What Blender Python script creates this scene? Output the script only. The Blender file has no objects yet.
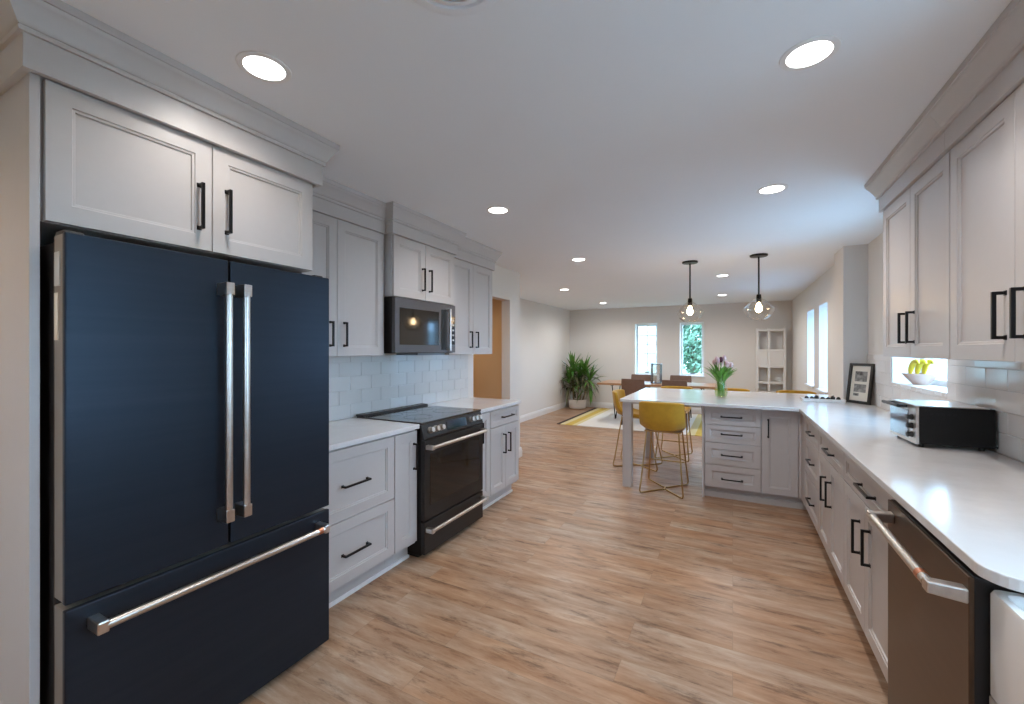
import bpy, bmesh, math, random
from mathutils import Vector, Matrix
random.seed(7)
PI = math.pi
S = bpy.context.scene
COL = S.collection

# ------------------------------------------------------------------ camera
cam = bpy.data.cameras.new('camera')
cam.sensor_fit = 'HORIZONTAL'; cam.sensor_width = 36.0
cam.lens = 424.7 / 1024 * 36.0
cam.shift_x = 0.0; cam.shift_y = -1.6 / 1024
cam.clip_start = 0.05; cam.clip_end = 200
cam_o = bpy.data.objects.new('camera', cam); COL.objects.link(cam_o)
cam_o.location = (0, 0, 1.41)
cam_o.rotation_euler = (PI / 2, 0, math.radians(27.46))
S.camera = cam_o

# ------------------------------------------------------------------ sky, exposure
CEIL = 2.430
SKY = 10.5
LAMP = 20.0
w = bpy.data.worlds.new('sky'); S.world = w; w.use_nodes = True
bg = w.node_tree.nodes['Background']
bg.inputs[0].default_value = (0.50, 0.76, 1.0, 1); bg.inputs[1].default_value = SKY
S.view_settings.view_transform = 'Standard'; S.view_settings.look = 'None'
S.view_settings.gamma = 1.0; S.view_settings.exposure = 0.92
S.view_settings.use_curve_mapping = False
S.cycles.max_bounces = 10; S.cycles.diffuse_bounces = 6; S.cycles.glossy_bounces = 4
S.cycles.transparent_max_bounces = 12; S.cycles.transmission_bounces = 6
S.cycles.caustics_reflective = False; S.cycles.caustics_refractive = False
S.cycles.sample_clamp_indirect = 6.0
S.cycles.use_denoising = True

# ------------------------------------------------------------------ materials
def P(name, col, rough=0.5, metal=0.0, **kw):
    m = bpy.data.materials.new(name); m.use_nodes = True
    b = m.node_tree.nodes['Principled BSDF']
    b.inputs['Base Color'].default_value = (*col, 1); b.inputs['Roughness'].default_value = rough
    b.inputs['Metallic'].default_value = metal
    for k, v in kw.items(): b.inputs[k.replace('_', ' ')].default_value = v
    return m
def nd(m, t, **kw):
    n = m.node_tree.nodes.new(t)
    for k, v in kw.items(): setattr(n, k, v)
    return n
def lk(m, a, b): m.node_tree.links.new(a, b)
def coords(m, scale=(1, 1, 1), rot=(0, 0, 0)):
    tc = nd(m, 'ShaderNodeTexCoord'); mp = nd(m, 'ShaderNodeMapping')
    mp.inputs['Scale'].default_value = scale; mp.inputs['Rotation'].default_value = rot
    geo = nd(m, 'ShaderNodeNewGeometry')
    lk(m, geo.outputs['Position'], mp.inputs['Vector']); return mp.outputs[0]
def ramp(m, fac, stops):
    r = nd(m, 'ShaderNodeValToRGB'); e = r.color_ramp.elements
    e[0].position, e[0].color = stops[0][0], (*stops[0][1], 1)
    e[1].position, e[1].color = stops[-1][0], (*stops[-1][1], 1)
    for p, c in stops[1:-1]:
        q = e.new(p); q.color = (*c, 1)
    lk(m, fac, r.inputs[0]); return r.outputs[0]
def bsdf(m): return m.node_tree.nodes['Principled BSDF']
def noise(m, vec, scale, detail=4, rough=0.55):
    n = nd(m, 'ShaderNodeTexNoise'); n.inputs['Scale'].default_value = scale
    n.inputs['Detail'].default_value = detail; n.inputs['Roughness'].default_value = rough
    lk(m, vec, n.inputs['Vector']); return n.outputs['Fac']
def bump(m, h, strength, dist=0.01):
    b = nd(m, 'ShaderNodeBump'); b.inputs['Strength'].default_value = strength; b.inputs['Distance'].default_value = dist
    lk(m, h, b.inputs['Height']); lk(m, b.outputs[0], bsdf(m).inputs['Normal'])
def mottled(name, c1, c2, scale, rough=0.5, metal=0.0, stretch=(1, 1, 1), bmp=0.0, **kw):
    m = P(name, c1, rough, metal, **kw)
    f = noise(m, coords(m, stretch), scale)
    lk(m, ramp(m, f, [(0.3, c1), (0.7, c2)]), bsdf(m).inputs['Base Color'])
    if bmp: bump(m, f, bmp)
    return m
M = {}
M['cab'] = mottled('cabinet_paint', (0.525, 0.492, 0.482), (0.535, 0.502, 0.492), 30, 0.36)
M['wall'] = mottled('wall_paint', (0.715, 0.68, 0.64), (0.725, 0.69, 0.65), 3, 0.75)
M['wallwarm'] = mottled('tan_paint', (0.66, 0.46, 0.27), (0.68, 0.475, 0.28), 3, 0.75)
M['ceil'] = mottled('ceiling_paint', (0.825, 0.85, 0.885), (0.835, 0.86, 0.895), 2, 0.85)
M['white'] = P('white_trim_paint', (0.80, 0.80, 0.80), 0.4)
M['black'] = P('black_metal', (0.012, 0.012, 0.014), 0.35, 0.6)
M['blackp'] = P('black_plastic', (0.01, 0.01, 0.011), 0.4)
M['void'] = P('dark_gap', (0.008, 0.008, 0.008), 0.8)
M['fridge'] = mottled('dark_slate_steel', (0.025, 0.034, 0.049), (0.029, 0.038, 0.054), 40, 0.40, 0.75, (1, 0.02, 1))
M['fridgeside'] = P('dark_grey_casing', (0.05, 0.045, 0.042), 0.45, 0.3)
M['doorside'] = P('door_edge_grey', (0.30, 0.27, 0.235), 0.45, 0.3)
M['steel'] = mottled('brushed_steel', (0.62, 0.58, 0.54), (0.70, 0.66, 0.62), 60, 0.28, 1.0, (1, 0.05, 1))
M['copper'] = P('copper_ring', (0.62, 0.26, 0.15), 0.3, 1.0)
M['dwsteel'] = mottled('floor_tinted_steel', (0.115, 0.080, 0.058), (0.126, 0.088, 0.064), 50, 0.33, 0.95, (1, 0.03, 1))  # brown of the reflected wood floor is mixed into the steel colour
M['slate'] = mottled('range_slate', (0.040, 0.037, 0.036), (0.046, 0.043, 0.041), 50, 0.36, 0.7, (1, 0.03, 1))
M['mwsteel'] = mottled('oven_slate', (0.125, 0.12, 0.125), (0.135, 0.13, 0.135), 50, 0.36, 0.8, (1, 0.03, 1))
M['glassblk'] = P('black_glass', (0.012, 0.011, 0.010), 0.06, 0.0, Specular_IOR_Level=0.6)
M['cooktop'] = P('cooktop_glass', (0.03, 0.03, 0.031), 0.12, 0.0, Specular_IOR_Level=0.9)
M['ring'] = P('burner_print', (0.16, 0.16, 0.165), 0.2)
M['display'] = P('display_glass', (0.01, 0.018, 0.03), 0.08)
M['print'] = P('pale_print', (0.55, 0.55, 0.55), 0.5)
M['sink'] = P('white_fireclay', (0.82, 0.81, 0.80), 0.15)
M['tile'] = P('glossy_tile', (0.72, 0.71, 0.70), 0.10, Specular_IOR_Level=0.6)
M['tileR'] = P('glossy_tile_warm', (0.88, 0.85, 0.825), 0.09, Specular_IOR_Level=0.6)
M['grout'] = P('grout', (0.70, 0.69, 0.68), 0.9)
M['ochre'] = mottled('mustard_velvet', (0.46, 0.25, 0.008), (0.54, 0.30, 0.012), 18, 0.75, bmp=0.1, Sheen_Weight=0.3)
M['gold'] = P('gold_metal', (0.62, 0.43, 0.19), 0.33, 1.0)
M['brown'] = mottled('brown_leather', (0.15, 0.085, 0.06), (0.18, 0.105, 0.075), 25, 0.55)
M['tablewood'] = mottled('table_wood', (0.34, 0.17, 0.075), (0.46, 0.25, 0.12), 8, 0.28, stretch=(0.6, 8, 4))
M['shelf'] = P('shelf_white', (0.76, 0.745, 0.72), 0.5)
M['pot'] = P('white_ceramic', (0.78, 0.75, 0.71), 0.4)
M['soil'] = mottled('soil', (0.05, 0.03, 0.02), (0.10, 0.07, 0.04), 40, 0.95)
M['leaf'] = mottled('leaf_green', (0.045, 0.13, 0.018), (0.11, 0.27, 0.035), 9, 0.45)
M['leafdry'] = mottled('leaf_dark', (0.05, 0.065, 0.022), (0.11, 0.10, 0.045), 9, 0.5)
M['cane'] = mottled('cane_bark', (0.20, 0.13, 0.07), (0.28, 0.19, 0.11), 20, 0.8)
M['stem'] = P('stem_green', (0.12, 0.30, 0.04), 0.5)
M['tleaf'] = mottled('tulip_leaf', (0.07, 0.24, 0.02), (0.15, 0.36, 0.05), 20, 0.45)
M['tulip'] = mottled('tulip_pink', (0.72, 0.56, 0.58), (0.62, 0.40, 0.45), 30, 0.6)
M['tulipdk'] = P('tulip_plum', (0.10, 0.02, 0.05), 0.6)
M['wood'] = mottled('bowl_wood', (0.50, 0.33, 0.26), (0.60, 0.42, 0.34), 14, 0.4)
M['banana'] = mottled('banana_skin', (0.62, 0.55, 0.02), (0.72, 0.60, 0.06), 10, 0.5)
M['bananatip'] = P('banana_tip', (0.12, 0.10, 0.03), 0.7)
M['paper'] = P('mat_paper', (0.76, 0.71, 0.62), 0.8)
M['ovenside'] = P('toaster_black', (0.008, 0.008, 0.008), 0.5, Specular_IOR_Level=0.25)
M['tglass'] = P('reflective_oven_glass', (0.42, 0.46, 0.50), 0.10, 0.85)  # pale metallic colour stands in for daylight mirrored in the glass
M['grey'] = P('grey_metal', (0.22, 0.25, 0.28), 0.35, 0.8)
M['ground'] = mottled('lawn', (0.06, 0.10, 0.04), (0.10, 0.15, 0.06), 4, 0.9)
M['bounce_slab'] = mottled('pale_bounce', (0.50, 0.49, 0.47), (0.56, 0.55, 0.53), 6, 0.9)  # for pale slabs added outdoors to bounce daylight inside
M['siding'] = mottled('pale_siding', (0.42, 0.42, 0.40), (0.46, 0.46, 0.44), 1, 0.8)
M['fence'] = P('white_fence', (0.75, 0.75, 0.74), 0.7)
M['treeleaf'] = mottled('tree_leaf', (0.05, 0.11, 0.065), (0.20, 0.30, 0.20), 2.5, 0.7)
M['bark'] = mottled('bark', (0.12, 0.08, 0.05), (0.2, 0.14, 0.09), 12, 0.9)
M['roof'] = P('roof_grey', (0.2, 0.2, 0.21), 0.9)

def emis(name, col, s):
    m = bpy.data.materials.new(name); m.use_nodes = True; nt = m.node_tree; nt.nodes.clear()
    e = nt.nodes.new('ShaderNodeEmission'); o = nt.nodes.new('ShaderNodeOutputMaterial')
    e.inputs[0].default_value = (*col, 1); e.inputs[1].default_value = s
    nt.links.new(e.outputs[0], o.inputs[0]); return m
M['lamp'] = emis('lamp_diffuser', (1.0, 0.96, 0.92), 6.0)
M['lampwarm'] = emis('lamp_diffuser_warm', (1.0, 0.72, 0.44), 5.0)
M['bulb'] = emis('warm_bulb', (1.0, 0.70, 0.40), 26.0)

def thin_glass(name, tint=(1, 1, 1), extra=0.035, edge=0.9):
    m = bpy.data.materials.new(name); m.use_nodes = True; nt = m.node_tree; nt.nodes.clear()
    t = nt.nodes.new('ShaderNodeBsdfTransparent'); t.inputs[0].default_value = (*tint, 1)
    g = nt.nodes.new('ShaderNodeBsdfGlossy'); g.inputs['Roughness'].default_value = 0.02
    f = nt.nodes.new('ShaderNodeLayerWeight'); f.inputs[0].default_value = 0.5
    pw = nt.nodes.new('ShaderNodeMath'); pw.operation = 'POWER'; pw.inputs[1].default_value = 5.0
    ml = nt.nodes.new('ShaderNodeMath'); ml.operation = 'MULTIPLY'; ml.inputs[1].default_value = edge
    nt.links.new(f.outputs['Facing'], pw.inputs[0]); nt.links.new(pw.outputs[0], ml.inputs[0])
    mx = nt.nodes.new('ShaderNodeMixShader'); o = nt.nodes.new('ShaderNodeOutputMaterial')
    ad = nt.nodes.new('ShaderNodeMath'); ad.operation = 'ADD'; ad.inputs[1].default_value = extra
    nt.links.new(ml.outputs[0], ad.inputs[0]); nt.links.new(ad.outputs[0], mx.inputs[0])
    nt.links.new(t.outputs[0], mx.inputs[1]); nt.links.new(g.outputs[0], mx.inputs[2])
    nt.links.new(mx.outputs[0], o.inputs[0]); return m
M['pane'] = thin_glass('window_glass', (0.96, 0.98, 1.0))
M['clear'] = thin_glass('clear_glass', (0.96, 0.955, 0.94), 0.10, 1.0)
M['farpane'] = thin_glass('tinted_pane', (0.86, 0.92, 0.95))
M['midpane'] = thin_glass('kitchen_pane', (0.80, 0.87, 0.93))
M['slimpane'] = thin_glass('dimming_slim_pane', (0.62, 0.70, 0.78))  # glass tint dims the daylight; the pane is not frosted
M['vaseglass'] = thin_glass('vase_glass', (0.90, 0.94, 0.90), 0.04)
M['water'] = thin_glass('water', (0.86, 0.93, 0.72), 0.02)

# quartz: white with faint cloudy veining
m = M['quartz'] = P('white_quartz', (0.80, 0.78, 0.76), 0.14, Specular_IOR_Level=0.45)
f = noise(m, coords(m), 3.0, 8, 0.65)
lk(m, ramp(m, f, [(0.35, (0.66, 0.65, 0.65)), (0.5, (0.72, 0.71, 0.71)), (0.7, (0.69, 0.68, 0.68))]), bsdf(m).inputs['Base Color'])

# floor: planks laid across the room
m = M['floor'] = P('plank_floor', (0.4, 0.25, 0.15), 0.36, Specular_IOR_Level=0.32)
v = coords(m)
bt = nd(m, 'ShaderNodeTexBrick'); bt.offset = 0.37; bt.offset_frequency = 2
bt.inputs['Color1'].default_value = (0, 0, 0, 1); bt.inputs['Color2'].default_value = (1, 1, 1, 1)
bt.inputs['Mortar'].default_value = (0.5, 0.5, 0.5, 1); bt.inputs['Scale'].default_value = 1.0
bt.inputs['Mortar Size'].default_value = 0.0008; bt.inputs['Brick Width'].default_value = 1.22; bt.inputs['Row Height'].default_value = 0.15
bt.inputs['Bias'].default_value = 0.0
lk(m, v, bt.inputs['Vector'])
def shifted(scale):                       # grain that starts afresh on every plank
    mp = nd(m, 'ShaderNodeMapping'); mp.inputs['Scale'].default_value = scale
    cb = nd(m, 'ShaderNodeVectorMath'); cb.operation = 'SCALE'; cb.inputs[3].default_value = 31.0
    lk(m, bt.outputs['Color'], cb.inputs[0])
    ad = nd(m, 'ShaderNodeVectorMath'); ad.operation = 'ADD'
    lk(m, v, mp.inputs[0]); lk(m, mp.outputs[0], ad.inputs[0]); lk(m, cb.outputs[0], ad.inputs[1]); return ad.outputs[0]
g1 = noise(m, shifted((1.3, 8.0, 1)), 1.8, 10, 0.70)
g2 = noise(m, shifted((1.9, 8, 1)), 1.9, 8, 0.72)
g3 = noise(m, shifted((0.7, 2.2, 1)), 1.2, 4, 0.5)
base = ramp(m, g1, [(0.30, (0.22, 0.13, 0.08)), (0.43, (0.37, 0.242, 0.160)), (0.55, (0.455, 0.330, 0.240)), (0.70, (0.56, 0.46, 0.365))])
warm = ramp(m, g3, [(0.40, (1.0, 0.79, 0.60)), (0.60, (1.0, 1.0, 1.0))])
mw = nd(m, 'ShaderNodeMixRGB', blend_type='MULTIPLY'); mw.inputs[0].default_value = 0.75
lk(m, base, mw.inputs[1]); lk(m, warm, mw.inputs[2])
dark = ramp(m, g2, [(0.53, (1, 1, 1)), (0.66, (0.34, 0.29, 0.27))])
mx = nd(m, 'ShaderNodeMixRGB', blend_type='MULTIPLY'); mx.inputs[0].default_value = 0.85
lk(m, mw.outputs[0], mx.inputs[1]); lk(m, dark, mx.inputs[2])
tone = ramp(m, bt.outputs['Color'], [(0.0, (0.94, 0.91, 0.89)), (1.0, (1.05, 1.03, 1.02))])
mx2 = nd(m, 'ShaderNodeMixRGB', blend_type='MULTIPLY'); mx2.inputs[0].default_value = 1.0
lk(m, mx.outputs[0], mx2.inputs[1]); lk(m, tone, mx2.inputs[2])
mx3 = nd(m, 'ShaderNodeMixRGB'); lk(m, bt.outputs['Fac'], mx3.inputs[0]); lk(m, mx2.outputs[0], mx3.inputs[1])
mx3.inputs[2].default_value = (0.26, 0.17, 0.11, 1)
lk(m, mx3.outputs[0], bsdf(m).inputs['Base Color'])
bump(m, g1, 0.06, 0.004)

# ------------------------------------------------------------------ mesh helpers
class MB:
    def __init__(s): s.v = []; s.f = []; s.mi = []; s.k = 0
    def mat(s, k): s.k = k; return s
    def face(s, idx): s.f.append(tuple(idx)); s.mi.append(s.k)
    def add(s, pts): b = len(s.v); s.v += [Vector(p) for p in pts]; return b
    def box(s, x0, x1, y0, y1, z0, z1):
        x0, x1 = sorted((x0, x1)); y0, y1 = sorted((y0, y1)); z0, z1 = sorted((z0, z1))
        b = s.add([(x, y, z) for z in (z0, z1) for y in (y0, y1) for x in (x0, x1)])
        for q in ((0, 2, 3, 1), (4, 5, 7, 6), (0, 1, 5, 4), (2, 6, 7, 3), (0, 4, 6, 2), (1, 3, 7, 5)): s.face([b + i for i in q])
        return s
    def prism(s, pts, z0, z1):                       # polygon (counter-clockwise in XY) pulled up
        n = len(pts); b = s.add([(x, y, z0) for x, y in pts] + [(x, y, z1) for x, y in pts])
        s.face([b + i for i in range(n)][::-1]); s.face([b + n + i for i in range(n)])
        for i in range(n): s.face((b + i, b + (i + 1) % n, b + n + (i + 1) % n, b + n + i))
        return s
    def loft(s, rings, cap0=True, cap1=True, closed=True):
        n = len(rings[0]); bs = [s.add(r) for r in rings]
        for a, c in zip(bs, bs[1:]):
            for i in range(n if closed else n - 1):
                j = (i + 1) % n; s.face((a + i, a + j, c + j, c + i))
        if cap0: s.face([bs[0] + i for i in range(n)][::-1])
        if cap1: s.face([bs[-1] + i for i in range(n)])
        return s
    def tube(s, pts, r, n=8, radii=None):
        pts = [Vector(p) for p in pts]; rings = []; up = None
        for i, p in enumerate(pts):
            a = pts[max(i - 1, 0)]; c = pts[min(i + 1, len(pts) - 1)]; t = (c - a).normalized()
            if up is None: up = Vector((0, 0, 1)) if abs(t.z) < 0.9 else Vector((1, 0, 0))
            x = t.cross(up).normalized(); y = x.cross(t).normalized(); up = y
            rr = radii[i] if radii else r
            rings.append([p + x * (rr * math.cos(2 * PI * k / n)) + y * (rr * math.sin(2 * PI * k / n)) for k in range(n)])
        return s.loft(rings)
    def lathe(s, prof, c=(0, 0, 0), n=28, cap0=True, cap1=True):
        c = Vector(c)
        return s.loft([[c + Vector((r * math.cos(2 * PI * k / n), r * math.sin(2 * PI * k / n), z)) for k in range(n)] for r, z in prof], cap0, cap1)
    def sweep(s, path, prof):                        # path of XY points, prof of (out, z); out lies right of the walking direction
        P2 = [Vector(p) for p in path]; dirs = [(b - a).normalized() for a, b in zip(P2, P2[1:])]
        rings = []
        for i, p in enumerate(P2):
            ns = [Vector((d.y, -d.x)) for d in dirs[max(i - 1, 0):min(i, len(dirs) - 1) + 1]]
            nn = ns[0] if len(ns) == 1 else (ns[0] + ns[1]) / (1 + ns[0].dot(ns[1]))
            rings.append([Vector((p.x + nn.x * o, p.y + nn.y * o, z)) for o, z in prof])
        return s.loft(rings)
    def xf(s, mat, start=0):
        for i in range(start, len(s.v)): s.v[i] = mat @ s.v[i]
        return s
    def build(s, name, mats, parent=None, smooth=False, bev=0.0, loc=None, seg=2):
        me = bpy.data.meshes.new(name)
        org = Vector(parent['_org']) if parent is not None else (Vector(loc) if loc else Vector((0, 0, 0)))
        me.from_pydata([tuple(p - org) for p in s.v], [], s.f)
        for q in (mats if isinstance(mats, (list, tuple)) else [mats]): me.materials.append(M[q] if isinstance(q, str) else q)
        me.polygons.foreach_set('material_index', s.mi)
        bm = bmesh.new(); bm.from_mesh(me); bmesh.ops.recalc_face_normals(bm, faces=bm.faces); bm.to_mesh(me); bm.free()
        if smooth:
            me.polygons.foreach_set('use_smooth', [True] * len(me.polygons)); me.set_sharp_from_angle(angle=math.radians(40))
        o = bpy.data.objects.new(name, me); COL.objects.link(o)
        if parent is not None: o.parent = parent
        elif loc: o.location = loc
        o['_org'] = list(org)
        if bev:
            b = o.modifiers.new('edge', 'BEVEL'); b.width = bev; b.segments = seg; b.limit_method = 'ANGLE'; b.angle_limit = math.radians(40)
        return o

def tag(o, label, cat, group=None, kind=None):
    o['label'] = label; o['category'] = cat
    if group: o['group'] = group
    if kind: o['kind'] = kind
    return o
def thing(name, label, cat, loc=(0, 0, 0), group=None):
    o = bpy.data.objects.new(name, None); COL.objects.link(o); o.location = loc; o.empty_display_size = 0.1
    o['_org'] = list(loc); return tag(o, label, cat, group)
def struct(o): o['kind'] = 'structure'; return o
def dup(root, loc, rotz=0.0, label=None, group=None, scale=1.0):
    def cp(o, par):
        c = o.copy(); COL.objects.link(c)
        if par is not None: c.parent = par
        for ch in list(o.children): cp(ch, c)
        return c
    r = cp(root, None); r.location = loc; r.rotation_euler = (0, 0, rotz); r.scale = (scale,) * 3
    if label: r['label'] = label
    if group: r['group'] = group
    return r

# face frames: a front facing +X, -X or -Y; (a along the front, z up, n out of it)
def frame_of(side, plane):
    if side == '+x': return lambda a, z, n: Vector((plane + n, a, z))
    if side == '-x': return lambda a, z, n: Vector((plane - n, a, z))
    if side == '-y': return lambda a, z, n: Vector((a, plane - n, z))
def shaker(side, plane, a0, a1, z0, z1, rail=0.058, th=0.02):
    g = frame_of(side, plane); q = MB(); r = min(rail, (z1 - z0) * 0.27, (a1 - a0) * 0.3); e = 0.0015
    def ring(i, n): return [g(a0 + i, z0 + i, n), g(a1 - i, z0 + i, n), g(a1 - i, z1 - i, n), g(a0 + i, z1 - i, n)]
    q.loft([ring(0, -th), ring(0, -e), ring(e, 0), ring(r, 0), ring(r + 0.002, -0.004), ring(r + 0.009, -0.005), ring(r + 0.011, -0.011)])
    return q
def pull(side, plane, a, z, length, vertical, proj=0.034, t=0.0055):
    g = frame_of(side, plane); q = MB(); h = length / 2
    def bar(p, qq):
        lo = [min(x, y) for x, y in zip(p, qq)]; hi = [max(x, y) for x, y in zip(p, qq)]; q.box(lo[0], hi[0], lo[1], hi[1], lo[2], hi[2])
    def put(a0, a1, z0, z1, n0, n1): bar(g(a0, z0, n0), g(a1, z1, n1))
    if vertical:
        put(a - t, a + t, z - h, z + h, proj - 2 * t, proj)
        for s in (-1, 1): put(a - t, a + t, z + s * (h - t) - t, z + s * (h - t) + t, 0, proj - t); put(a - t * 1.5, a + t * 1.5, z + s * (h - t) - t * 1.5, z + s * (h - t) + t * 1.5, 0, 0.003)
    else:
        put(a - h, a + h, z - t, z + t, proj - 2 * t, proj)
        for s in (-1, 1): put(a + s * (h - t) - t, a + s * (h - t) + t, z - t, z + t, 0, proj - t); put(a + s * (h - t) - t * 1.5, a + s * (h - t) + t * 1.5, z - t * 1.5, z + t * 1.5, 0, 0.003)
    return q
def add_front(root, kind, side, plane, a0, a1, z0, z1, ha, hz, hl, vert):
    g = 0.0015
    d = shaker(side, plane, a0 + g, a1 - g, z0 + g, z1 - g).build(kind, 'cab', root)
    if hl: pull(side, plane, ha, hz, hl, vert).build('handle', 'black', d, bev=0.0015)
    return d
CROWN = [(0.0, 2.318), (0.010, 2.318), (0.012, 2.328), (0.007, 2.333), (0.015, 2.338), (0.018, 2.346), (0.024, 2.358), (0.034, 2.376), (0.044, 2.392), (0.048, 2.396), (0.050, 2.404), (0.054, 2.406), (0.056, 2.4295), (0.0, 2.4295)]

# ------------------------------------------------------------------ the room
XL, XR = -2.50, 1.15
XD, XDR, YW = -3.69, 1.07, 10.30
q = MB().box(-5.2, 1.6, -2.6, YW + 0.3, -0.10, 0.0); struct(q.build('floor', 'floor'))
q = MB().box(-5.2, 1.6, -2.6, YW + 0.3, CEIL, CEIL + 0.12); struct(q.build('ceiling', 'ceil'))

def wall_x(name, x0, x1, y0, y1, openings, mat='wall', ztop=CEIL):   # slab along Y with openings (y0, y1, z0, z1)
    q = MB(); y = y0
    for a, b, z0, z1 in sorted(openings):
        q.box(x0, x1, y, a, 0, ztop)
        if z0 > 0: q.box(x0, x1, a, b, 0, z0)
        q.box(x0, x1, a, b, z1, ztop); y = b
    q.box(x0, x1, y, y1, 0, ztop); return struct(q.build(name, mat))
def wall_y(name, y0, y1, x0, x1, openings, mat='wall', ztop=CEIL):
    q = MB(); x = x0
    for a, b, z0, z1 in sorted(openings):
        q.box(x, a, y0, y1, 0, ztop)
        if z0 > 0: q.box(a, b, y0, y1, 0, z0)
        q.box(a, b, y0, y1, z1, ztop); x = b
    q.box(x, x1, y0, y1, 0, ztop); return struct(q.build(name, mat))
wall_x('wall_left', XL - 0.12, XL, -2.5, 5.04, [(3.90, 4.755, 0, 2.045)])
wall_y('wall_left_return', 4.92, 5.04, -5.0, XL - 0.12, [], 'wallwarm')
wall_x('wall_hall', -5.1, -5.0, 2.6, 5.04, [], 'wallwarm')
wall_y('wall_hall_near', 2.5, 2.6, -5.1, XL - 0.12, [], 'wallwarm')
q = MB().box(-5.0, XL - 0.12, 5.04, 5.06, 0, CEIL); struct(q.build('wall_left_return_dining', 'wall'))
wall_x('wall_left_dining', XD - 0.15, XD, 5.06, YW, [])
FW = [(-2.066, -1.547, 0.84, 2.045), (-1.072, -0.564, 0.84, 2.045)]
wall_y('wall_far', YW, YW + 0.24, XD - 0.15, XDR + 0.45, FW)
RW = [(7.64, 8.30, 0.875, 2.04), (6.64, 7.25, 0.875, 2.04)]
wall_x('wall_right_dining', XDR, XDR + 0.32, 5.60, YW, RW)
q = MB().box(0.96, XDR + 0.32, 5.18, 5.60, 0, CEIL); struct(q.build('pillar', 'wall'))
KW = [(3.47, 4.49, 1.15, 2.05), (0.48, 1.34, 1.08, 2.0)]
wall_x('wall_right', XR, XR + 0.24, -2.5, 5.18, KW)
wall_y('wall_back', -2.6, -2.5, XL - 0.12, XR + 0.24, [(-0.2, 0.6, 1.1, 2.0)])

def window(n, axis, plane, a0, a1, z0, z1, out, grid=None, sash=False, glass='pane'):
    """frame set back in its opening; axis 'x' for walls along Y"""
    def g(a, z, d): return (plane + out * d, a, z) if axis == 'x' else (a, plane + out * d, z)
    def bx(q, a, b, c, d, e, f): p, r = g(a, c, e), g(b, d, f); return q.box(p[0], r[0], p[1], r[1], p[2], r[2])
    root = bpy.data.objects.new('window_%d' % n, None); COL.objects.link(root); root['kind'] = 'structure'; root['_org'] = [0, 0, 0]
    t = 0.045; q = MB(); e, f = 0.0, 0.06
    bx(q, a0, a0 + t, z0, z1, e, f); bx(q, a1 - t, a1, z0, z1, e, f); bx(q, a0 + t, a1 - t, z0, z0 + t, e, f); bx(q, a0 + t, a1 - t, z1 - t, z1, e, f)
    q.build('window_frame', 'white', root, bev=0.003)
    if grid:
        q = MB()
        for i in range(1, grid[0]):
            a = a0 + t + (a1 - a0 - 2 * t) * i / grid[0]; bx(q, a - 0.008, a + 0.008, z0 + t, z1 - t, 0.02, 0.045)
        for i in range(1, grid[1]):
            z = z0 + t + (z1 - z0 - 2 * t) * i / grid[1]; bx(q, a0 + t, a1 - t, z - 0.008, z + 0.008, 0.02, 0.045)
        q.build('muntins', 'white', root)
    bx(MB(), a0 + t, a1 - t, z0 + t, z1 - t, 0.030, 0.034).build('pane', glass, root)
    if sash:
        q = MB(); am = (a0 + a1) / 2; bx(q, am - 0.05, am + 0.05, z0 + t, z0 + t + 0.018, -0.02, 0.0); bx(q, am + 0.02, am + 0.07, z0 + t + 0.012, z0 + t + 0.026, -0.03, -0.015)
        q.build('crank_handle', 'black', root)
    return root
def reveal(n, axis, plane, a0, a1, z0, z1, depth, out, pr=0.035):      # white lining boards of an opening
    q = MB(); t = 0.012
    def bx(a, b, c, d):
        if axis == 'x': q.box(plane, plane + out * depth, a, b, c, d)
        else: q.box(a, b, plane, plane + out * depth, c, d)
    bx(a0, a0 + t, z0, z1); bx(a1 - t, a1, z0, z1); bx(a0, a1, z1 - t, z1)
    struct(q.build('trim_%d' % n, 'white'))
    q = MB()
    if axis == 'x': q.box(plane - out * pr, plane + out * depth, a0 - (0.03 if pr > .01 else 0), a1 + (0.03 if pr > .01 else 0), z0 - 0.022, z0 + 0.004)
    else: q.box(a0 - 0.03, a1 + 0.03, plane - out * 0.035, plane + out * depth, z0 - 0.022, z0 + 0.004)
    struct(q.build('trim_%d' % (n + 20), 'white', bev=0.003))
k = 1
for i, (a, b, z0, z1) in enumerate(FW):
    window(k, 'y', YW + 0.15, a + 0.012, b - 0.012, z0, z1 - 0.012, 1, (2, 5) if i == 0 else None, True, 'farpane')
    reveal(k, 'y', YW, a, b, z0, z1, 0.15, 1); k += 1
for a, b, z0, z1 in RW:
    window(k, 'x', XDR + 0.24, a + 0.012, b - 0.012, z0, z1 - 0.012, 1, glass='slimpane')
    reveal(k, 'x', XDR, a, b, z0, z1, 0.24, 1); k += 1
for i, (a, b, z0, z1) in enumerate(KW):
    window(k, 'x', XR + 0.18, a + 0.012, b - 0.012, z0, z1 - 0.012, 1, (2, 1), glass='farpane' if i else 'midpane')
    reveal(k, 'x', XR, a, b, z0, z1, 0.18, 1, 0.008); k += 1
window(k, 'y', -2.55, -0.2, 0.6, 1.1, 2.0, -1, (2, 1))  # unseen back window, added to let in fill daylight

def base_board(name, path):
    q = MB().sweep(path, [(0, 0), (0.016, 0), (0.016, 0.085), (0.012, 0.10), (0.008, 0.125), (0, 0.13)]); struct(q.build(name, 'white'))
base_board('baseboard_left_dining', [(XD, 5.06), (XD, YW)])
base_board('baseboard_far', [(XD, YW), (XDR, YW)])
base_board('baseboard_right_dining', [(XDR, YW), (XDR, 5.86)])
base_board('baseboard_left', [(XL, 4.755), (XL, 5.06), (XD, 5.06)])
base_board('baseboard_left_kitchen', [(XL, 3.80), (XL, 3.90)])

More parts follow.
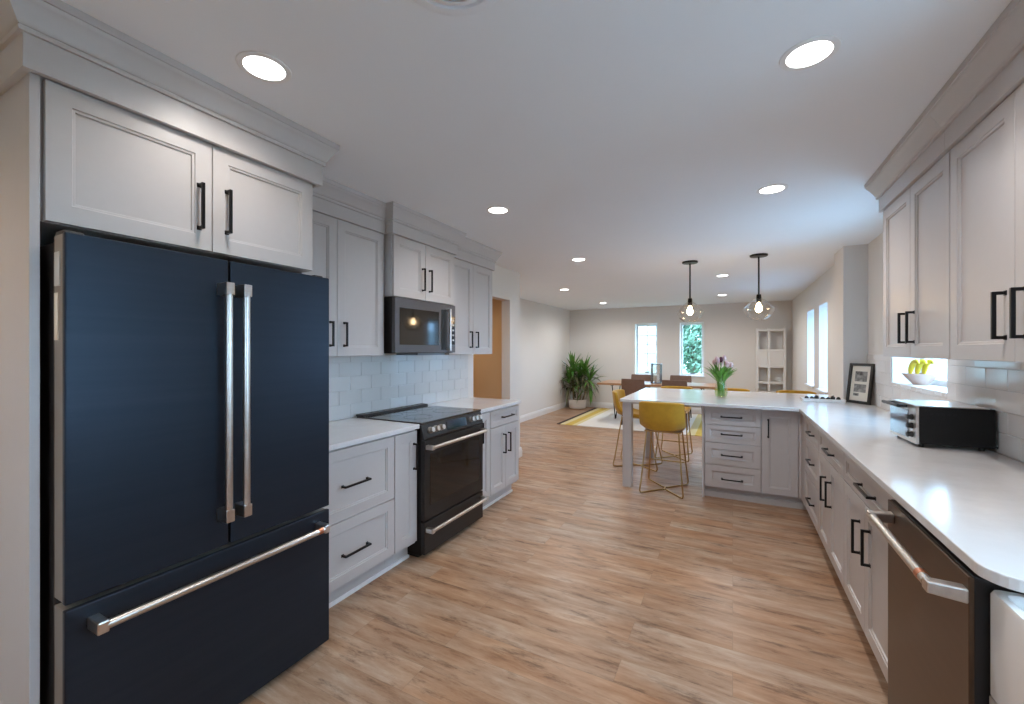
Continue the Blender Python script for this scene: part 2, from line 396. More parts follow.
# wall tiles, each tile a thin bevelled plate at its own very slight tilt
def tiles(name, side, plane, y0, y1, z0, z1, holes, mat, amt):
    q = MB(); g = frame_of(side, plane); tw, th, gp = 0.203, 0.1017, 0.0022; row = 0; z = z0
    q.mat(1); p0, p1 = g(y0, z0, 0), g(y1, z1, 0.004)
    segs = [(y0, y1, z0, z1)]
    for h in holes: segs = [(y0, h[0], z0, z1), (h[1], y1, z0, z1), (h[0], h[1], z0, h[2])]
    for a, b, c, d in segs:
        p, r = g(a, c, 0.0005), g(b, d, 0.004); q.box(p.x, r.x, p.y, r.y, p.z, r.z)
    q.mat(0)
    while z < z1 - 0.01:
        a = y0 - (tw / 2 if row % 2 else 0); zt = min(z + th, z1)
        while a < y1:
            parts = [(max(a, y0), min(a + tw, y1), z, zt)]
            for h in holes:
                nxt = []
                for s0, s1, c, d in parts:
                    if s1 <= h[0] or s0 >= h[1] or d <= h[2] + 0.003: nxt.append((s0, s1, c, d)); continue
                    if s0 < h[0]: nxt.append((s0, h[0], c, d))
                    if s1 > h[1]: nxt.append((h[1], s1, c, d))
                    if c < h[2]: nxt.append((max(s0, h[0]), min(s1, h[1]), c, h[2]))
                parts = nxt
            for s0, s1, c, d in parts:
                if s1 - s0 < 0.012 or d - c < 0.008: continue
                ta, tz = random.gauss(0, amt), random.gauss(0, amt); ca, cz = (s0 + s1) / 2, (c + d) / 2
                def pt(aa, zz, n): return g(aa, zz, n + (aa - ca) * ta + (zz - cz) * tz)
                def ring(i, n): return [pt(s0 + gp / 2 + i, c + gp / 2 + i, n), pt(s1 - gp / 2 - i, c + gp / 2 + i, n), pt(s1 - gp / 2 - i, d - gp / 2 - i, n), pt(s0 + gp / 2 + i, d - gp / 2 - i, n)]
                q.loft([ring(0, 0.002), ring(0, 0.0065), ring(0.0012, 0.008)], cap0=False)
            a += tw
        z += th; row += 1
    return struct(q.build(name, [mat, 'grout']))
tiles('wall_tile_left', '+x', XL, 1.41, 3.79, 0.914, 1.372, [], 'tile', 0.004)
tiles('wall_tile_right', '-x', XR, 1.31, 5.18, 0.914, 1.372, [(3.47, 4.49, 1.150)], 'tileR', 0.006)

# outside
q = MB().box(-40, 40, YW + 0.4, 60, -0.4, -0.3); q.box(1.6, 40, -30, YW + 0.4, -0.4, -0.3); q.box(-40, 1.6, -30, -2.7, -0.4, -0.3)
struct(MB().box(-4.5, 1.5, -9, -2.62, -0.3, -0.06).build('bounce_slab', 'bounce_slab'))  # unseen pale slab added to bounce daylight up to the ceiling
struct(MB().box(1.62, 12, -4, 10.2, -0.3, -0.05).build('side_bounce_slab', 'bounce_slab'))  # pale slab added to brighten the side window and bounce daylight in
o = struct(q.build('ground', 'ground'))
def tree(x, y, h, r, label, seed):
    rnd = random.Random(seed); t = thing('garden_tree', label, 'tree', (x, y, -0.3))
    MB().tube([(x, y, -0.3), (x + 0.05, y, h * 0.4), (x, y + 0.1, h * 0.75)], 0.1, 8, [0.14, 0.1, 0.04]).build('trunk', 'bark', t, True)
    q = MB()
    for _ in range(2800):
        u = Vector((rnd.gauss(0, 1), rnd.gauss(0, 1), rnd.gauss(0, 1))).normalized() * r * rnd.uniform(0.35, 1) ** 0.6
        c = Vector((x, y, h * 0.62)) + Vector((u.x, u.y, u.z * h * 0.5 / r * 0.8))
        n = Vector((rnd.gauss(0, 1), rnd.gauss(0, 1), rnd.gauss(0, 1))).normalized(); e = n.orthogonal().normalized(); e2 = n.cross(e); s = rnd.uniform(0.06, 0.12)
        b = q.add([c - e * s, c + e2 * s * 0.5, c + e * s, c - e2 * s * 0.5]); q.face((b, b + 1, b + 2, b + 3))
    q.build('foliage', 'treeleaf', t)
tree(-1.15, 15.0, 3.0, 0.95, 'leafy green tree outside the far window behind the tulips', 3)
tree(-1.0, 18.0, 4.4, 1.6, 'taller leafy green tree further out in the garden', 5)
t = thing('backdrop_fence', 'added white board fence that keeps the fruit bowl window bright', 'fence', (6, 14, -0.3))  # white surface added so the pane behind the bowl looks bright
q = MB()
for i in range(60): q.box(1.8 + i * 0.16, 1.8 + i * 0.16 + 0.15, 14.0, 14.025, -0.3, 2.2)
q.build('board_panel', 'fence', t)
q = MB().box(1.8, 11.4, 14.025, 14.07, 0.1, 0.2); q.box(1.8, 11.4, 14.025, 14.07, 1.7, 1.8); q.build('rail', 'fence', t)
t = thing('neighbouring_house', 'pale clapboard house seen through the gridded far window', 'house', (-5.0, 22, -0.3))
q = MB().box(-9, -2.4, 21, 27, -0.3, 4.2)
for i in range(22): q.box(-9.01, -2.39, 20.975, 21, -0.3 + i * 0.2, -0.3 + i * 0.2 + 0.17)
q.build('siding_wall', 'siding', t)
MB().prism([(-9.4, 20.6), (-2.0, 20.6), (-2.0, 27.4), (-9.4, 27.4)], 4.2, 4.35).build('roof', 'roof', t)

# ------------------------------------------------------------------ wall and tall cabinets, window side kept for later
def cabinet(name, label, loc, group=None): return thing(name, label, 'cabinet', loc, group)
def crown(root, path, z0=2.225, proud=0.0):
    q = MB().sweep(path, [(0, z0), (0.02, z0), (0.02, 2.325), (0, 2.325)]); q.build('fascia', 'cab', root, bev=0.001)
    q = MB().sweep(path, [(o + 0.02, z) for o, z in CROWN]); q.build('crown_moulding', 'cab', root, smooth=True)

# over the fridge
c = cabinet('wall_cabinet', 'wide pale grey two-door cabinet with side panels above the refrigerator', (-2.16, 0.93, 0))
q = MB().box(XL, -1.84, 0.475, 1.390, 1.797, 2.31); q.build('carcass', 'cab', c)
q = MB().box(XL, -1.822, 0.450, 0.472, 0.0, 2.24); q.build('side_panel', 'cab', c, bev=0.001)
q = MB().box(XL, -1.90, 1.390, 1.408, 0.0, 2.24); q.build('side_panel', 'cab', c, bev=0.001)
add_front(c, 'door', '+x', -1.818, 0.480, 0.940, 1.797, 2.222, 0.893, 1.962, 0.175, True)
add_front(c, 'door', '+x', -1.818, 0.940, 1.392, 1.797, 2.222, 0.993, 1.968, 0.175, True)
crown(c, [(XL, 0.450), (-1.812, 0.450), (-1.812, 1.406), (-2.12, 1.406)][::1], 2.220)

def wall_cab(label, x_back, x_front, y0, y1, z0, doors, path, side='+x', loc=None):
    s = 1 if side == '+x' else -1
    c = cabinet('wall_cabinet', label, ((x_back + x_front) / 2, (y0 + y1) / 2, z0))
    MB().box(x_back, x_front - s * 0.021, y0 + 0.001, y1 - 0.001, z0, 2.31).build('carcass', 'cab', c, bev=0.001)
    for a0, a1, ha, hz, hl in doors: add_front(c, 'door', side, x_front, a0, a1, z0, 2.235, ha, hz, hl, True)
    crown(c, path, 2.236)
    return c
wall_cab('tall pale grey two-door wall cabinet between refrigerator and microwave', XL, -2.20, 1.412, 2.268, 1.372,
         [(1.445, 1.857, 1.805, 1.512, 0.155), (1.857, 2.262, 1.910, 1.512, 0.155)], [(-2.205, 1.425), (-2.205, 2.268)])
wall_cab('short pale grey two-door wall cabinet above the microwave', XL, -2.13, 2.278, 3.028, 1.797,
         [(2.282, 2.635, 2.595, 1.955, 0.175), (2.635, 3.022, 2.680, 1.955, 0.175)], [(-2.40, 2.278), (-2.135, 2.278), (-2.135, 3.028), (-2.40, 3.028)])
wall_cab('tall pale grey two-door wall cabinet at the doorway end of the run', XL, -2.20, 3.036, 3.800, 1.372,
         [(3.04, 3.428, 3.375, 1.512, 0.155), (3.428, 3.796, 3.480, 1.512, 0.155)], [(-2.205, 3.036), (-2.205, 3.800), (XL, 3.800)])
# window side (fronts face -X)
wall_cab('pale grey two-door wall cabinet whose end overlooks the window with the fruit bowl', XR, 0.792, 2.383, 3.256, 1.372,
         [(2.386, 2.820, 2.765, 1.525, 0.157), (2.820, 3.254, 2.875, 1.525, 0.157)], [(XR, 3.256), (0.797, 3.256), (0.797, 2.384)], '-x')
wall_cab('pale grey two-door wall cabinet above the dishwasher, cut by the picture edge', XR, 0.792, 1.470, 2.381, 1.372,
         [(1.474, 1.926, 1.868, 1.525, 0.157), (1.926, 2.378, 1.976, 1.525, 0.157)], [(0.797, 2.382), (0.797, 1.470), (XR, 1.470)], '-x')

# ------------------------------------------------------------------ base cabinets
def base_cab(label, side, plane, a0, a1, depth, fronts, toe=0.085, kick='cab'):
    s = {'+x': -1, '-x': 1}.get(side, 1)
    ax = (lambda p, r, a, b, z0, z1: MB().box(p, r, a, b, z0, z1)) if side != '-y' else (lambda p, r, a, b, z0, z1: MB().box(a, b, p, r, z0, z1))
    loc = ((plane + s * depth / 2), (a0 + a1) / 2, 0) if side != '-y' else ((a0 + a1) / 2, plane + depth / 2, 0)
    c = cabinet('base_cabinet', label, loc)
    ax(plane + s * 0.021, plane + s * depth, a0, a1, 0.11, 0.884).build('carcass', 'cab', c, bev=0.001)
    q = ax(plane + s * toe, plane + s * (toe + 0.02), a0, a1, 0.0, 0.115); q.build('toe_kick', 'cab', c)
    for kind, b0, b1, z0, z1, ha, hz, hl, v in fronts: add_front(c, kind, side, plane, b0, b1, z0, z1, ha, hz, hl, v)
    return c
XB = -1.885
base_cab('pale grey base cabinet with two deep drawers beside the refrigerator', '+x', XB, 1.410, 2.030, 0.612,
         [('drawer', 1.440, 2.028, 0.482, 0.872, 1.712, 0.668, 0.185, False), ('drawer', 1.440, 2.028, 0.128, 0.480, 1.712, 0.292, 0.185, False)])
base_cab('narrow pale grey pull-out base cabinet between deep drawers and range', '+x', XB, 2.031, 2.244, 0.612,
         [('door', 2.032, 2.243, 0.128, 0.872, 2.208, 0.705, 0.175, True)])
base_cab('narrow pale grey pull-out base cabinet on the doorway side of the range', '+x', XB, 3.014, 3.214, 0.612,
         [('door', 3.016, 3.212, 0.128, 0.872, 3.052, 0.715, 0.175, True)])
base_cab('pale grey base cabinet with one drawer over two doors by the doorway', '+x', XB, 3.215, 3.778, 0.612,
         [('drawer', 3.218, 3.776, 0.722, 0.872, 3.522, 0.797, 0.205, False),
          ('door', 3.218, 3.500, 0.128, 0.718, 3.455, 0.55, 0.18, True), ('door', 3.500, 3.776, 0.128, 0.718, 3.548, 0.55, 0.18, True)])
q = MB().box(-1.955, -1.970, 1.41, 2.244, 0, 0.018); q.box(-1.955, -1.970, 3.014, 3.778, 0, 0.018); struct(q.build('trim_41', 'white'))
# peninsula
YP = 4.472
base_cab('pale grey four-drawer base cabinet at the free end of the peninsula', '-y', YP, -0.240, 0.229, 0.60,
         [('drawer', -0.238, 0.228, 0.706, 0.872, -0.012, 0.785, 0.178, False), ('drawer', -0.238, 0.228, 0.537, 0.704, -0.010, 0.622, 0.178, False),
          ('drawer', -0.238, 0.228, 0.326, 0.535, -0.008, 0.425, 0.178, False), ('drawer', -0.238, 0.228, 0.112, 0.324, -0.006, 0.200, 0.178, False)], 0.075)
base_cab('pale grey single-door base cabinet in the corner of the peninsula', '-y', YP, 0.230, 0.600, 0.60,
         [('door', 0.232, 0.512, 0.112, 0.872, 0.285, 0.705, 0.165, True)], 0.075)
q = MB().box(-0.262, 0.60, 5.074, 5.092, 0, 0.884); q.box(-0.262, -0.242, 4.47, 5.074, 0.0, 0.884); struct(q.build('trim_42', 'cab', bev=0.001))
q = MB().box(-0.262, 0.60, 4.525, 4.545, 0, 0.055); struct(q.build('trim_43', 'cab', bev=0.003))
q = MB().box(0.514, 0.545, 4.466, 4.495, 0.11, 0.884); q.box(0.533, 0.560, 4.252, 4.495, 0.11, 0.884); struct(q.build('trim_44', 'cab'))
# window-side run
XRF = 0.535
base_cab('pale grey three-drawer base cabinet in the inner counter corner', '-x', XRF, 3.643, 4.492, 0.60,
         [('drawer', 3.645, 4.25, 0.700, 0.868, 3.90, 0.778, 0.185, False), ('drawer', 3.645, 4.25, 0.415, 0.697, 3.90, 0.562, 0.185, False),
          ('drawer', 3.645, 4.25, 0.112, 0.412, 3.90, 0.262, 0.185, False)])
base_cab('pale grey base cabinet with one drawer over two doors beside the corner drawers', '-x', XRF, 2.872, 3.641, 0.60,
         [('drawer', 2.875, 3.639, 0.712, 0.868, 3.215, 0.785, 0.20, False),
          ('door', 3.270, 3.639, 0.112, 0.708, 3.372, 0.515, 0.16, True), ('door', 2.875, 3.270, 0.112, 0.708, 3.205, 0.525, 0.16, True)])
base_cab('pale grey base cabinet with one drawer over two doors beside the dishwasher', '-x', XRF, 2.018, 2.870, 0.60,
         [('drawer', 2.021, 2.868, 0.712, 0.868, 2.400, 0.785, 0.22, False),
          ('door', 2.465, 2.868, 0.112, 0.708, 2.545, 0.525, 0.16, True), ('door', 2.021, 2.465, 0.112, 0.708, 2.375, 0.540, 0.16, True)])

# ------------------------------------------------------------------ worktops
q = MB().box(XL + 0.009, -1.866, 1.412, 2.246, 0.885, 0.914)
tag(q.build('countertop', 'quartz', loc=(-2.18, 1.83, 0.885), bev=0.003), 'short white quartz worktop between refrigerator and range', 'worktop')
q = MB().box(XL + 0.009, -1.866, 3.012, 3.795, 0.885, 0.914)
tag(q.build('countertop', 'quartz', loc=(-2.18, 3.4, 0.885), bev=0.003), 'short white quartz worktop on the doorway side of the range', 'worktop')
def arc(cx, cy, r, a0, a1, n=8): return [(cx + r * math.cos(math.radians(a0 + (a1 - a0) * i / n)), cy + r * math.sin(math.radians(a0 + (a1 - a0) * i / n))) for i in range(n + 1)]
poly = arc(0.505 + 0.075, 1.318 + 0.075, 0.075, 180, 270) + [(XR - 0.009, 1.318), (XR - 0.009, 5.177), (0.957, 5.177), (0.957, 5.602), (XDR - 0.003, 5.602), (XDR - 0.003, 5.86)] \
     + arc(-1.005, 5.835, 0.025, 90, 180, 4) + arc(-1.005, 4.390, 0.025, 180, 270, 4) + [(0.505, 4.365)]
q = MB().prism(poly, 0.885, 0.914)
tag(q.build('countertop', 'quartz', loc=(0.1, 4.6, 0.885), bev=0.003), 'long L-shaped white quartz worktop running from sink to the peninsula bar', 'worktop')
t = thing('table_support', 'pale grey square-legged frame holding up the bar end of the peninsula worktop', 'table frame', (-0.98, 5.1, 0))
for y in (4.44, 5.745):
    q = MB().box(-1.015, -0.925, y, y + 0.09, 0.0, 0.884); q.build('leg', 'cab', t, bev=0.003)
q = MB().box(-0.985, -0.955, 4.53, 5.745, 0.845, 0.884); q.box(-0.925, -0.27, 4.47, 4.49, 0.860, 0.884); q.box(-0.925, 0.9, 5.785, 5.805, 0.860, 0.884)
q.build('apron', 'cab', t, bev=0.001)

# ------------------------------------------------------------------ refrigerator
t = thing('refrigerator', 'dark slate french-door refrigerator with steel bar handles and bottom freezer drawer', 'refrigerator', (-2.1, 0.94, 0))
q = MB().box(-2.44, -1.800, 0.496, 1.386, 0.03, 1.735); q.build('body', 'fridgeside', t, bev=0.004)
def door_panel(name, y0, y1, z0, z1):
    d = MB().box(-1.792, -1.724, y0 + 0.002, y1 - 0.002, z0 + 0.002, z1 - 0.002).build(name, 'doorside', t, bev=0.003)
    q = MB().box(-1.7255, -1.706, y0, y1, z0, z1); q.build('front_panel', 'fridge', d, bev=0.004, seg=3)
    return d
dl = door_panel('door', 0.491, 0.939, 0.672, 1.753)
dr = door_panel('door', 0.947, 1.395, 0.672, 1.753)
dz = door_panel('freezer_drawer', 0.491, 1.395, 0.032, 0.655)
for d, y in ((dl, 0.911), (dr, 0.975)):
    h = MB().tube([(-1.652, y, 0.782), (-1.652, y, 1.655)], 0.0125, 12).build('handle', 'steel', d, smooth=True)
    for z0 in (0.776, 1.615):
        MB().box(-1.706, -1.640, y - 0.015, y + 0.015, z0, z0 + 0.046).build('handle_mount', 'steel', d, bev=0.003)
MB().tube([(-1.645, 0.550, 0.598), (-1.645, 1.330, 0.598)], 0.0135, 12).build('handle', 'steel', dz, smooth=True)
for y in (0.538, 1.314): MB().box(-1.706, -1.632, y, y + 0.028, 0.580, 0.616).build('handle_mount', 'steel', dz, bev=0.004)
MB().tube([(-1.645, 1.284, 0.598), (-1.645, 1.306, 0.598)], 0.0145, 12).build('handle_ring', 'copper', dz, smooth=True)
for y in (0.497, 1.340): MB().box(-1.80, -1.74, y, y + 0.048, 1.735, 1.765).build('hinge_cover', 'fridgeside', t, bev=0.005)
q = MB().box(-1.782, -1.744, 0.4905, 0.4935, 1.60, 1.70); q.build('label_plate', 'print', t)
q = MB().box(-1.782, -1.756, 0.4905, 0.4935, 1.44, 1.58); q.build('label_plate', 'paper', t)
for x in (-2.35, -1.87):
    for y in (0.56, 1.32): MB().tube([(x, y, 0), (x, y, 0.035)], 0.02, 10).build('foot', 'blackp', t)

# ------------------------------------------------------------------ range
t = thing('range', 'dark slate slide-in electric range with black glass cooktop and steel handles', 'stove', (-2.17, 2.63, 0))
R0, R1, RF = 2.251, 3.007, -1.862
q = MB().box(-2.47, RF, R0, R1, 0.03, 0.905); q.build('body', 'ovenside', t, bev=0.002)
q = MB().box(-2.46, -1.852, R0 - 0.002, R1 + 0.002, 0.906, 0.922); q.build('cooktop', 'cooktop', t, bev=0.003)
for (x, y, r) in ((-2.05, 2.45, 0.105), (-2.05, 2.81, 0.115), (-2.30, 2.45, 0.08), (-2.30, 2.81, 0.085), (-2.28, 2.63, 0.06)):
    q = MB().lathe([(r - 0.003, 0.9222), (r - 0.003, 0.9226), (r, 0.9226), (r, 0.9222)], (x, y, 0), 40, False, False); q.build('burner_ring', 'ring', t)
q = MB().box(-2.475, -2.40, R0 + 0.005, R1 - 0.005, 0.920, 0.937)
q.build('vent_trim', 'blackp', t, bev=0.004)
q = MB()
for i in range(10): q.box(-2.445, -2.425, R0 + 0.06 + i * 0.066, R0 + 0.105 + i * 0.066, 0.9365, 0.9385)
q.build('vent_slots', 'grey', t)
def slope(a0, a1, prof): # profile (x, z) pulled along y
    q = MB(); q.loft([[(x, a0, z) for x, z in prof], [(x, a1, z) for x, z in prof]]); return q
cp = slope(R0, R1, [(-1.90, 0.905), (-1.856, 0.905), (-1.832, 0.818), (-1.836, 0.805), (-1.90, 0.805)]).build('control_panel', 'slate', t, bev=0.002)
ux = Vector((0.024, 0, -0.087)).normalized(); nx = Vector((0.087, 0, 0.024)).normalized()
for y in (2.325, 2.385, 2.445, 2.835, 2.890, 2.945):
    c0 = Vector((-1.844, y, 0.862))
    q = MB().tube([c0, c0 + nx * 0.012, c0 + nx * 0.013, c0 + nx * 0.034], 0.02, 16, [0.022, 0.022, 0.0185, 0.0175])
    q.build('knob', 'steel', t, smooth=True)
q = slope(2.52, 2.77, [(-1.8505, 0.892), (-1.8485, 0.892), (-1.8325, 0.832), (-1.8355, 0.832)]); q.build('display', 'display', t)
d = MB().box(-1.870, -1.832, R0 + 0.004, R1 - 0.004, 0.262, 0.800).build('oven_door', 'slate', t, bev=0.003)
q = MB().box(-1.834, -1.8305, R0 + 0.062, R1 - 0.062, 0.355, 0.705); q.build('oven_window', 'glassblk', d, bev=0.001)
MB().tube([(-1.782, R0 + 0.03, 0.757), (-1.782, R1 - 0.03, 0.757)], 0.0125, 12).build('handle', 'steel', d, smooth=True)
for y in (R0 + 0.012, R1 - 0.042): MB().box(-1.832, -1.770, y, y + 0.03, 0.742, 0.772).build('handle_mount', 'steel', d, bev=0.004)
d = MB().box(-1.870, -1.832, R0 + 0.004, R1 - 0.004, 0.035, 0.250).build('warming_drawer', 'slate', t, bev=0.003)
MB().tube([(-1.782, R0 + 0.03, 0.200), (-1.782, R1 - 0.03, 0.200)], 0.0125, 12).build('handle', 'steel', d, smooth=True)
for y in (R0 + 0.012, R1 - 0.042): MB().box(-1.832, -1.770, y, y + 0.03, 0.185, 0.215).build('handle_mount', 'steel', d, bev=0.004)
q = MB().box(-2.40, -1.90, R0 + 0.02, R1 - 0.02, 0.0, 0.035); q.build('base', 'blackp', t)

# ------------------------------------------------------------------ microwave
t = thing('microwave', 'dark slate over-the-range microwave with steel vertical handle', 'microwave', (-2.3, 2.65, 1.39))
W0, W1, WF = 2.286, 3.024, -2.120
MB().box(XL + 0.01, WF - 0.03, W0, W1, 1.388, 1.794).build('body', 'blackp', t, bev=0.002)
d = MB().box(WF - 0.03, WF, W0, W1 - 0.075, 1.392, 1.793).build('door', 'mwsteel', t, bev=0.004)
MB().box(WF - 0.002, WF + 0.002, W0 + 0.045, W0 + 0.505, 1.452, 1.720).build('window', 'glassblk', d, bev=0.001)
q = MB().box(WF - 0.002, WF + 0.004, W0 + 0.54, W0 + 0.615, 1.415, 1.745); q.build('handle_recess', 'blackp', d)
q = MB().box(WF + 0.028, WF + 0.044, W0 + 0.600, W0 + 0.622, 1.408, 1.755); q.box(WF, WF + 0.03, W0 + 0.600, W0 + 0.622, 1.408, 1.43); q.box(WF, WF + 0.03, W0 + 0.600, W0 + 0.622, 1.733, 1.755)
q.build('handle', 'steel', d, bev=0.003)
MB().box(WF - 0.03, WF - 0.001, W1 - 0.073, W1, 1.392, 1.793).build('control_panel', 'mwsteel', t, bev=0.004)
q = MB().box(WF - 0.002, WF + 0.001, W1 - 0.062, W1 - 0.012, 1.46, 1.70); q.build('display', 'display', t)
q = MB()
for i in range(5): q.box(WF + 0.0005, WF + 0.002, W1 - 0.05, W1 - 0.024, 1.49 + i * 0.042, 1.504 + i * 0.042)
q.build('key_marks', 'print', t)
q = MB().box(-2.40, -2.18, 2.60, 2.95, 1.372, 1.390); q.build('vent_filter', 'grey', t, bev=0.002)

# ------------------------------------------------------------------ dishwasher, sink
t = thing('dishwasher', 'dark steel dishwasher, floor-reflection brown in its colour, with thick bar handle under the worktop', 'dishwasher', (0.8, 1.71, 0))
MB().box(0.545, 1.12, 1.412, 2.012, 0.02, 0.866).build('body', 'blackp', t)
d = MB().box(0.512, 0.548, 1.411, 2.012, 0.11, 0.868).build('door', ['blackp'], t, bev=0.002)
MB().box(0.503, 0.514, 1.411, 2.012, 0.11, 0.866).build('front_panel', 'dwsteel', d, bev=0.002)
MB().tube([(0.442, 1.452, 0.818), (0.442, 1.957, 0.818)], 0.0135, 12).build('handle', 'steel', d, smooth=True)
for y, e in ((1.425, 1), (1.955, -1)):
    q = MB().loft([[(0.503, y - 0.017, 0.800), (0.503, y + 0.017, 0.800), (0.503, y + 0.017, 0.836), (0.503, y - 0.017, 0.836)],
            [(0.430, y + e * 0.012 - 0.017, 0.803), (0.430, y + e * 0.012 + 0.017, 0.803), (0.430, y + e * 0.012 + 0.017, 0.833), (0.430, y + e * 0.012 - 0.017, 0.833)]])
    q.build('handle_mount', 'steel', d, bev=0.004)
MB().tube([(0.442, 1.480, 0.818), (0.442, 1.502, 0.818)], 0.0148, 12).build('handle_ring', 'copper', d, smooth=True)
MB().box(0.60, 1.10, 1.415, 2.010, 0.0, 0.105).build('kick_plate', 'blackp', t)

t = thing('apron_sink', 'white fireclay apron-front sink beside the dishwasher', 'sink', (0.8, 0.95, 0.62))
def rr(x0, x1, y0, y1, r, z, n=5):
    pts = arc(x0 + r, y0 + r, r, 180, 270, n) + arc(x1 - r, y0 + r, r, 270, 360, n) + arc(x1 - r, y1 - r, r, 0, 90, n) + arc(x0 + r, y1 - r, r, 90, 180, n)
    return [(x, y, z) for x, y in pts]
o = (0.532, 1.06, 0.52, 1.407); i_ = (0.558, 1.035, 0.546, 1.381)
q = MB().loft([rr(*o, 0.02, 0.61), rr(*o, 0.02, 0.843), rr(o[0] + .004, o[1] - .004, o[2] + .004, o[3] - .004, 0.018, 0.851), rr(i_[0] - .006, i_[1] + .006, i_[2] - .006, i_[3] + .006, 0.02, 0.851),
               rr(*i_, 0.02, 0.843), rr(i_[0] + .01, i_[1] - .01, i_[2] + .01, i_[3] - .01, 0.03, 0.66), rr(i_[0] + .05, i_[1] - .05, i_[2] + .05, i_[3] - .05, 0.03, 0.645)])
q.build('basin', 'sink', t, smooth=True)
q = MB().lathe([(0.045, 0.646), (0.045, 0.650), (0.03, 0.649)], (0.80, 0.96, 0), 20); q.build('drain', 'steel', t, smooth=True)
c = base_cab('pale grey sink base cabinet below the white apron sink', '-x', XRF, 0.50, 1.408, 0.60, [('door', 0.95, 1.406, 0.112, 0.60, 1.0, 0.5, 0.16, True), ('door', 0.502, 0.95, 0.112, 0.60, 0.9, 0.5, 0.16, True)])
for ch in list(c.children):
    if ch.name.startswith('carcass'): bpy.data.objects.remove(ch)
MB().box(XRF + 0.021, XRF + 0.60, 0.50, 1.408, 0.11, 0.608).build('carcass', 'cab', c)

# ------------------------------------------------------------------ ceiling fittings
def downlight(x, y, label, mat='lamp', r=0.067, power=1.0, col=(1.0, 0.94, 0.885)):
    t = thing('recessed_downlight', label, 'ceiling light', (x, y, CEIL), 'recessed downlights in the ceiling')
    MB().lathe([(r, CEIL), (r, CEIL - 0.004), (r + 0.008, CEIL - 0.006), (r + 0.020, CEIL - 0.003), (r + 0.021, CEIL)], (x, y, 0), 36, False, False).build('trim_ring', 'white', t, smooth=True)
    MB().lathe([(0.001, CEIL - 0.003), (r, CEIL - 0.003)], (x, y, 0), 36, False, False).build('diffuser', mat, t)
    l = bpy.data.lights.new('downlight_beam', 'SPOT'); l.energy = LAMP * power; l.color = col; l.spot_size = math.radians(156 if power < 1.6 else 172); l.spot_blend = 0.85 if power < 1.6 else 0.6; l.shadow_soft_size = 0.07
    b = bpy.data.objects.new('downlight_beam', l); COL.objects.link(b); b.parent = t; b.location = (0, 0, -0.012)
for x, y, l in ((-1.499, 0.948, 'lit recessed downlight in the ceiling in front of the refrigerator cabinet'),
                (-1.513, 2.691, 'lit recessed downlight in the ceiling in front of the microwave cabinet'),
                (-1.532, 4.568, 'lit recessed downlight in the ceiling level with the doorway'),
                (0.233, 1.767, 'lit recessed downlight in the ceiling above the dishwasher aisle'),
                (0.220, 3.141, 'lit recessed downlight in the ceiling beside the crown of the window-side cabinets'),
                (-2.500, 6.714, 'lit recessed downlight in the dining ceiling closest to the potted plant side wall'),
                (-2.476, 9.012, 'lit recessed downlight near the far wall above the potted plant side'),
                (-0.125, 6.455, 'lit recessed downlight seen between the two glass pendants, the bigger one'),
                (-0.172, 8.715, 'lit recessed downlight between the pendants near the far wall, the smaller one')):
    downlight(x, y, l, power=2.0 if y > 6 else 0.62 if x < -1 and y < 1.5 else 1.1 if x < 0 else 1.25)
downlight(0.24, 0.30, 'unseen recessed downlight added for fill above the sink aisle')  # unseen lamp added to brighten the near kitchen
downlight(-1.0, -1.0, 'unseen recessed downlight added for fill over the back of the kitchen')  # another unseen lamp, added as fill from behind the camera
downlight(-2.15, -0.45, 'unseen warm downlight added to tint the refrigerator side panel', 'lampwarm', 0.067, 1.2, (1.0, 0.72, 0.44))  # unseen lamp added to throw warm light on the side panel
downlight(-3.4, 4.1, 'warm recessed downlight in the hall beyond the doorway', 'lampwarm', 0.067, 1.5, (1.0, 0.78, 0.52))
t = thing('ceiling_vent', 'round white ceiling vent with concentric rings', 'vent', (-0.665, 0.923, CEIL))
q = MB()
MB().lathe([(0.165, CEIL), (0.165, CEIL - 0.004), (0.14, CEIL - 0.012), (0.13, CEIL - 0.012), (0.128, CEIL - 0.002)], (-0.665, 0.923, 0), 48, False, False).build('rim', 'ceil', t, smooth=True)
for r in (0.112, 0.082, 0.052): MB().lathe([(r, CEIL - 0.001), (r + 0.004, CEIL - 0.014), (r - 0.014, CEIL - 0.020), (r - 0.016, CEIL - 0.018), (r - 0.006, CEIL - 0.010)], (-0.665, 0.923, 0), 40, False, False).build('ring', 'ceil', t, smooth=True)
MB().lathe([(0.022, CEIL - 0.001), (0.024, CEIL - 0.018), (0.001, CEIL - 0.020)], (-0.665, 0.923, 0), 24, False, False).build('centre_cap', 'ceil', t, smooth=True)

